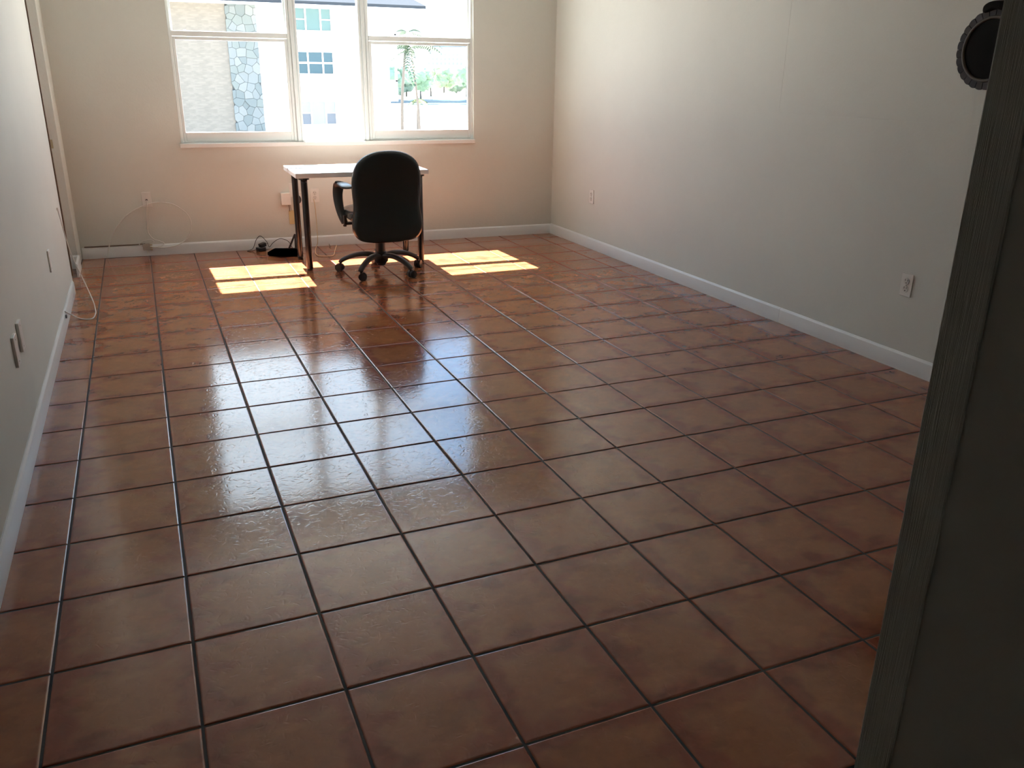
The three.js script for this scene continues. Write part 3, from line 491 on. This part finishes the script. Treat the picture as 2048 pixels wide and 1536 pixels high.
// leafy crowns: lumpy blobs of displaced icosahedra
function crown(R, n, sq, seed) {
  const r = rng(seed), list = [];
  for (let k = 0; k < n; k++) { const g = new THREE.IcosahedronGeometry(R * (0.34 + 0.26 * r()), 3), p = g.attributes.position, a = r() * 6.283, e = r() * 0.9 + 0.1, d = R * 0.68 * Math.sqrt(r()); const s = Math.floor(r() * 999); for (let i = 0; i < p.count; i++) { const f = 0.8 + 0.45 * vnoise(p.getX(i) * 6 / R + 40 + p.getZ(i) * 4 / R, p.getY(i) * 6 / R + 40, 256, s); p.setXYZ(i, p.getX(i) * f, p.getY(i) * f * sq, p.getZ(i) * f); } g.translate(d * Math.cos(a), (e - 0.5) * R * sq, d * Math.sin(a)); list.push(g); }
  const g = merge(list); g.computeVertexNormals(); return g;
}
const leafM = [[0.22, 0.28, 0.21], [0.17, 0.24, 0.21], [0.27, 0.32, 0.19]].map((c) => mat(c, 0.9)), barkM = mat([0.12, 0.1, 0.085], 0.9);
const where = (azd, dist) => [0.365 + dist * Math.sin(azd * D2R), 4.326 - dist * Math.cos(azd * D2R)];
[[15.6, 258, 3.9, 0, 'bushy tree beside the balconies on the far shore'], [16.3, 272, 5.0, 1, 'dark bushy tree behind the tall palm trunk'], [17.2, 246, 3.6, 2, 'light green spreading tree right of the tall palm trunk'], [17.85, 290, 4.6, 1, 'dark tree behind the small palm on the far shore'], [18.7, 264, 4.0, 2, 'light green spreading tree in the middle of the right window'], [19.5, 282, 4.2, 0, 'mid green tree below the distant building'], [20.15, 248, 3.8, 2, 'light green tree at the right window frame'], [20.9, 276, 5.4, 1, 'dark green tree hidden partly by the right window frame'], [14.85, 296, 5.6, 1, 'dark tree hidden partly by the balconies']].forEach(([az, d, R, m, lab], i) => {
  const [x, z] = where(az, d), top = 9.2 - (i % 3) * 0.7, g = thing('shore_tree', lab, 'tree', [x, GY + 0.35, z], 'trees on the far shore');
  mesh('foliage', crown(R * 1.1, 9, 0.85, 300 + i).translate(0, top - R * 0.75, 0), leafM[m], g); mesh('trunk', cyl(0.3, 0.2, top - R * 0.9, 0, 0, 0, 8), barkM, g);
});
for (const [az, d, w, by] of [[16.6, 243, 4, 'beside the tall palm trunk'], [18.7, 244, 6.5, 'right of the young palm'], [19.6, 243, 4.5, 'close to the right window frame']]) {
  const [x, z] = where(az, d), g = thing('moored_boat', 'small white boat on the far shore ' + by, 'boat', [x, GY + 0.35, z], 'white boats on the far shore');
  mesh('hull', sweep([V(-w / 2, 0.6, 0), V(-w * 0.2, 0.5, 0), V(w * 0.2, 0.5, 0), V(w / 2, 0.75, 0)], (t) => [0.25 + 1.0 * Math.sin(Math.PI * (0.12 + 0.8 * t)), 0.5], 12, 10, V(0, 0, 1)), mat([0.8, 0.8, 0.8], 0.5), g);
  mesh('cabin', bx(-w * 0.2, w * 0.15, 0.9, 2.0, -0.7, 0.7, 0.25), mat([0.78, 0.8, 0.82], 0.4), g);
}
// palms: curved trunk and drooping fronds made of leaflets
function palm(name, label, x, z, h, lean, L, n, seed, trunkR, leaf) {
  const g = thing(name, label, 'palm', [x, GY, z]), r = rng(seed), top = V(lean, h, 0);
  mesh('trunk', sweep([V(0, 0, 0), V(lean * 0.15, h * 0.35, 0), V(lean * 0.55, h * 0.7, 0), top], (t) => [trunkR * (1.15 - 0.4 * t), trunkR * (1.15 - 0.4 * t)], 20, 8, V(0, 0, 1)), barkM, g);
  for (let k = 0; k < n; k++) {
    const a = k / n * 6.283 + r() * 0.4, e = 0.9 - 1.1 * r(), c = Math.cos(a), s = Math.sin(a), pos = [], idx = [];
    const at = (t) => V(top.x + c * L * t * (0.55 + 0.4 * Math.cos(e)), top.y + L * (Math.sin(e) * t - 0.75 * t * t), top.z + s * L * t * (0.55 + 0.4 * Math.cos(e)));
    for (let i = 1; i < 16; i++) for (const q of [-1, 1]) { const t = i / 16, p = at(t), p2 = at(t + 0.035), l = L * 0.3 * Math.sin(Math.PI * Math.min(1, t * 0.9 + 0.1)), tip = p.clone().add(V(-s * q * l * 0.75 + c * l * 0.35, -l * 0.55, c * q * l * 0.75 + s * l * 0.35)), o = pos.length / 3; pos.push(p.x, p.y, p.z, p2.x, p2.y, p2.z, tip.x, tip.y, tip.z, p.x, p.y - 0.03 * L, p.z); idx.push(o, o + 1, o + 2, o, o + 2, o + 3); }
    const f = new THREE.BufferGeometry(); f.setAttribute('position', new THREE.Float32BufferAttribute(pos, 3)); f.setAttribute('uv', new THREE.Float32BufferAttribute(new Float32Array(pos.length / 3 * 2), 2)); f.setIndex(idx); f.computeVertexNormals();
    mesh('frond', f, leaf, g);
  }
}
const palmLeaf = phys([0.05, 0.08, 0.045], 0.8, { side: THREE.DoubleSide }), palmYoung = phys([0.09, 0.115, 0.035], 0.8, { side: THREE.DoubleSide });
{ let [x, z] = where(15.95, 122); palm('tall_palm', 'tall slender palm with a thin trunk before the water', x, z, 12.6, 1.1, 3.2, 11, 11, 0.2, palmLeaf);
  [x, z] = where(17.1, 105); palm('tall_palm', 'tall palm with large hanging fronds right of the slender palm', x, z, 10.3, -0.9, 4.8, 12, 23, 0.14, palmLeaf);
  [x, z] = where(16.95, 120); palm('young_palm', 'short young palm with yellow green crown near the water', x, z, 4.2, 0.2, 2.2, 11, 37, 0.16, palmYoung); }

renderer.render(scene, camera);
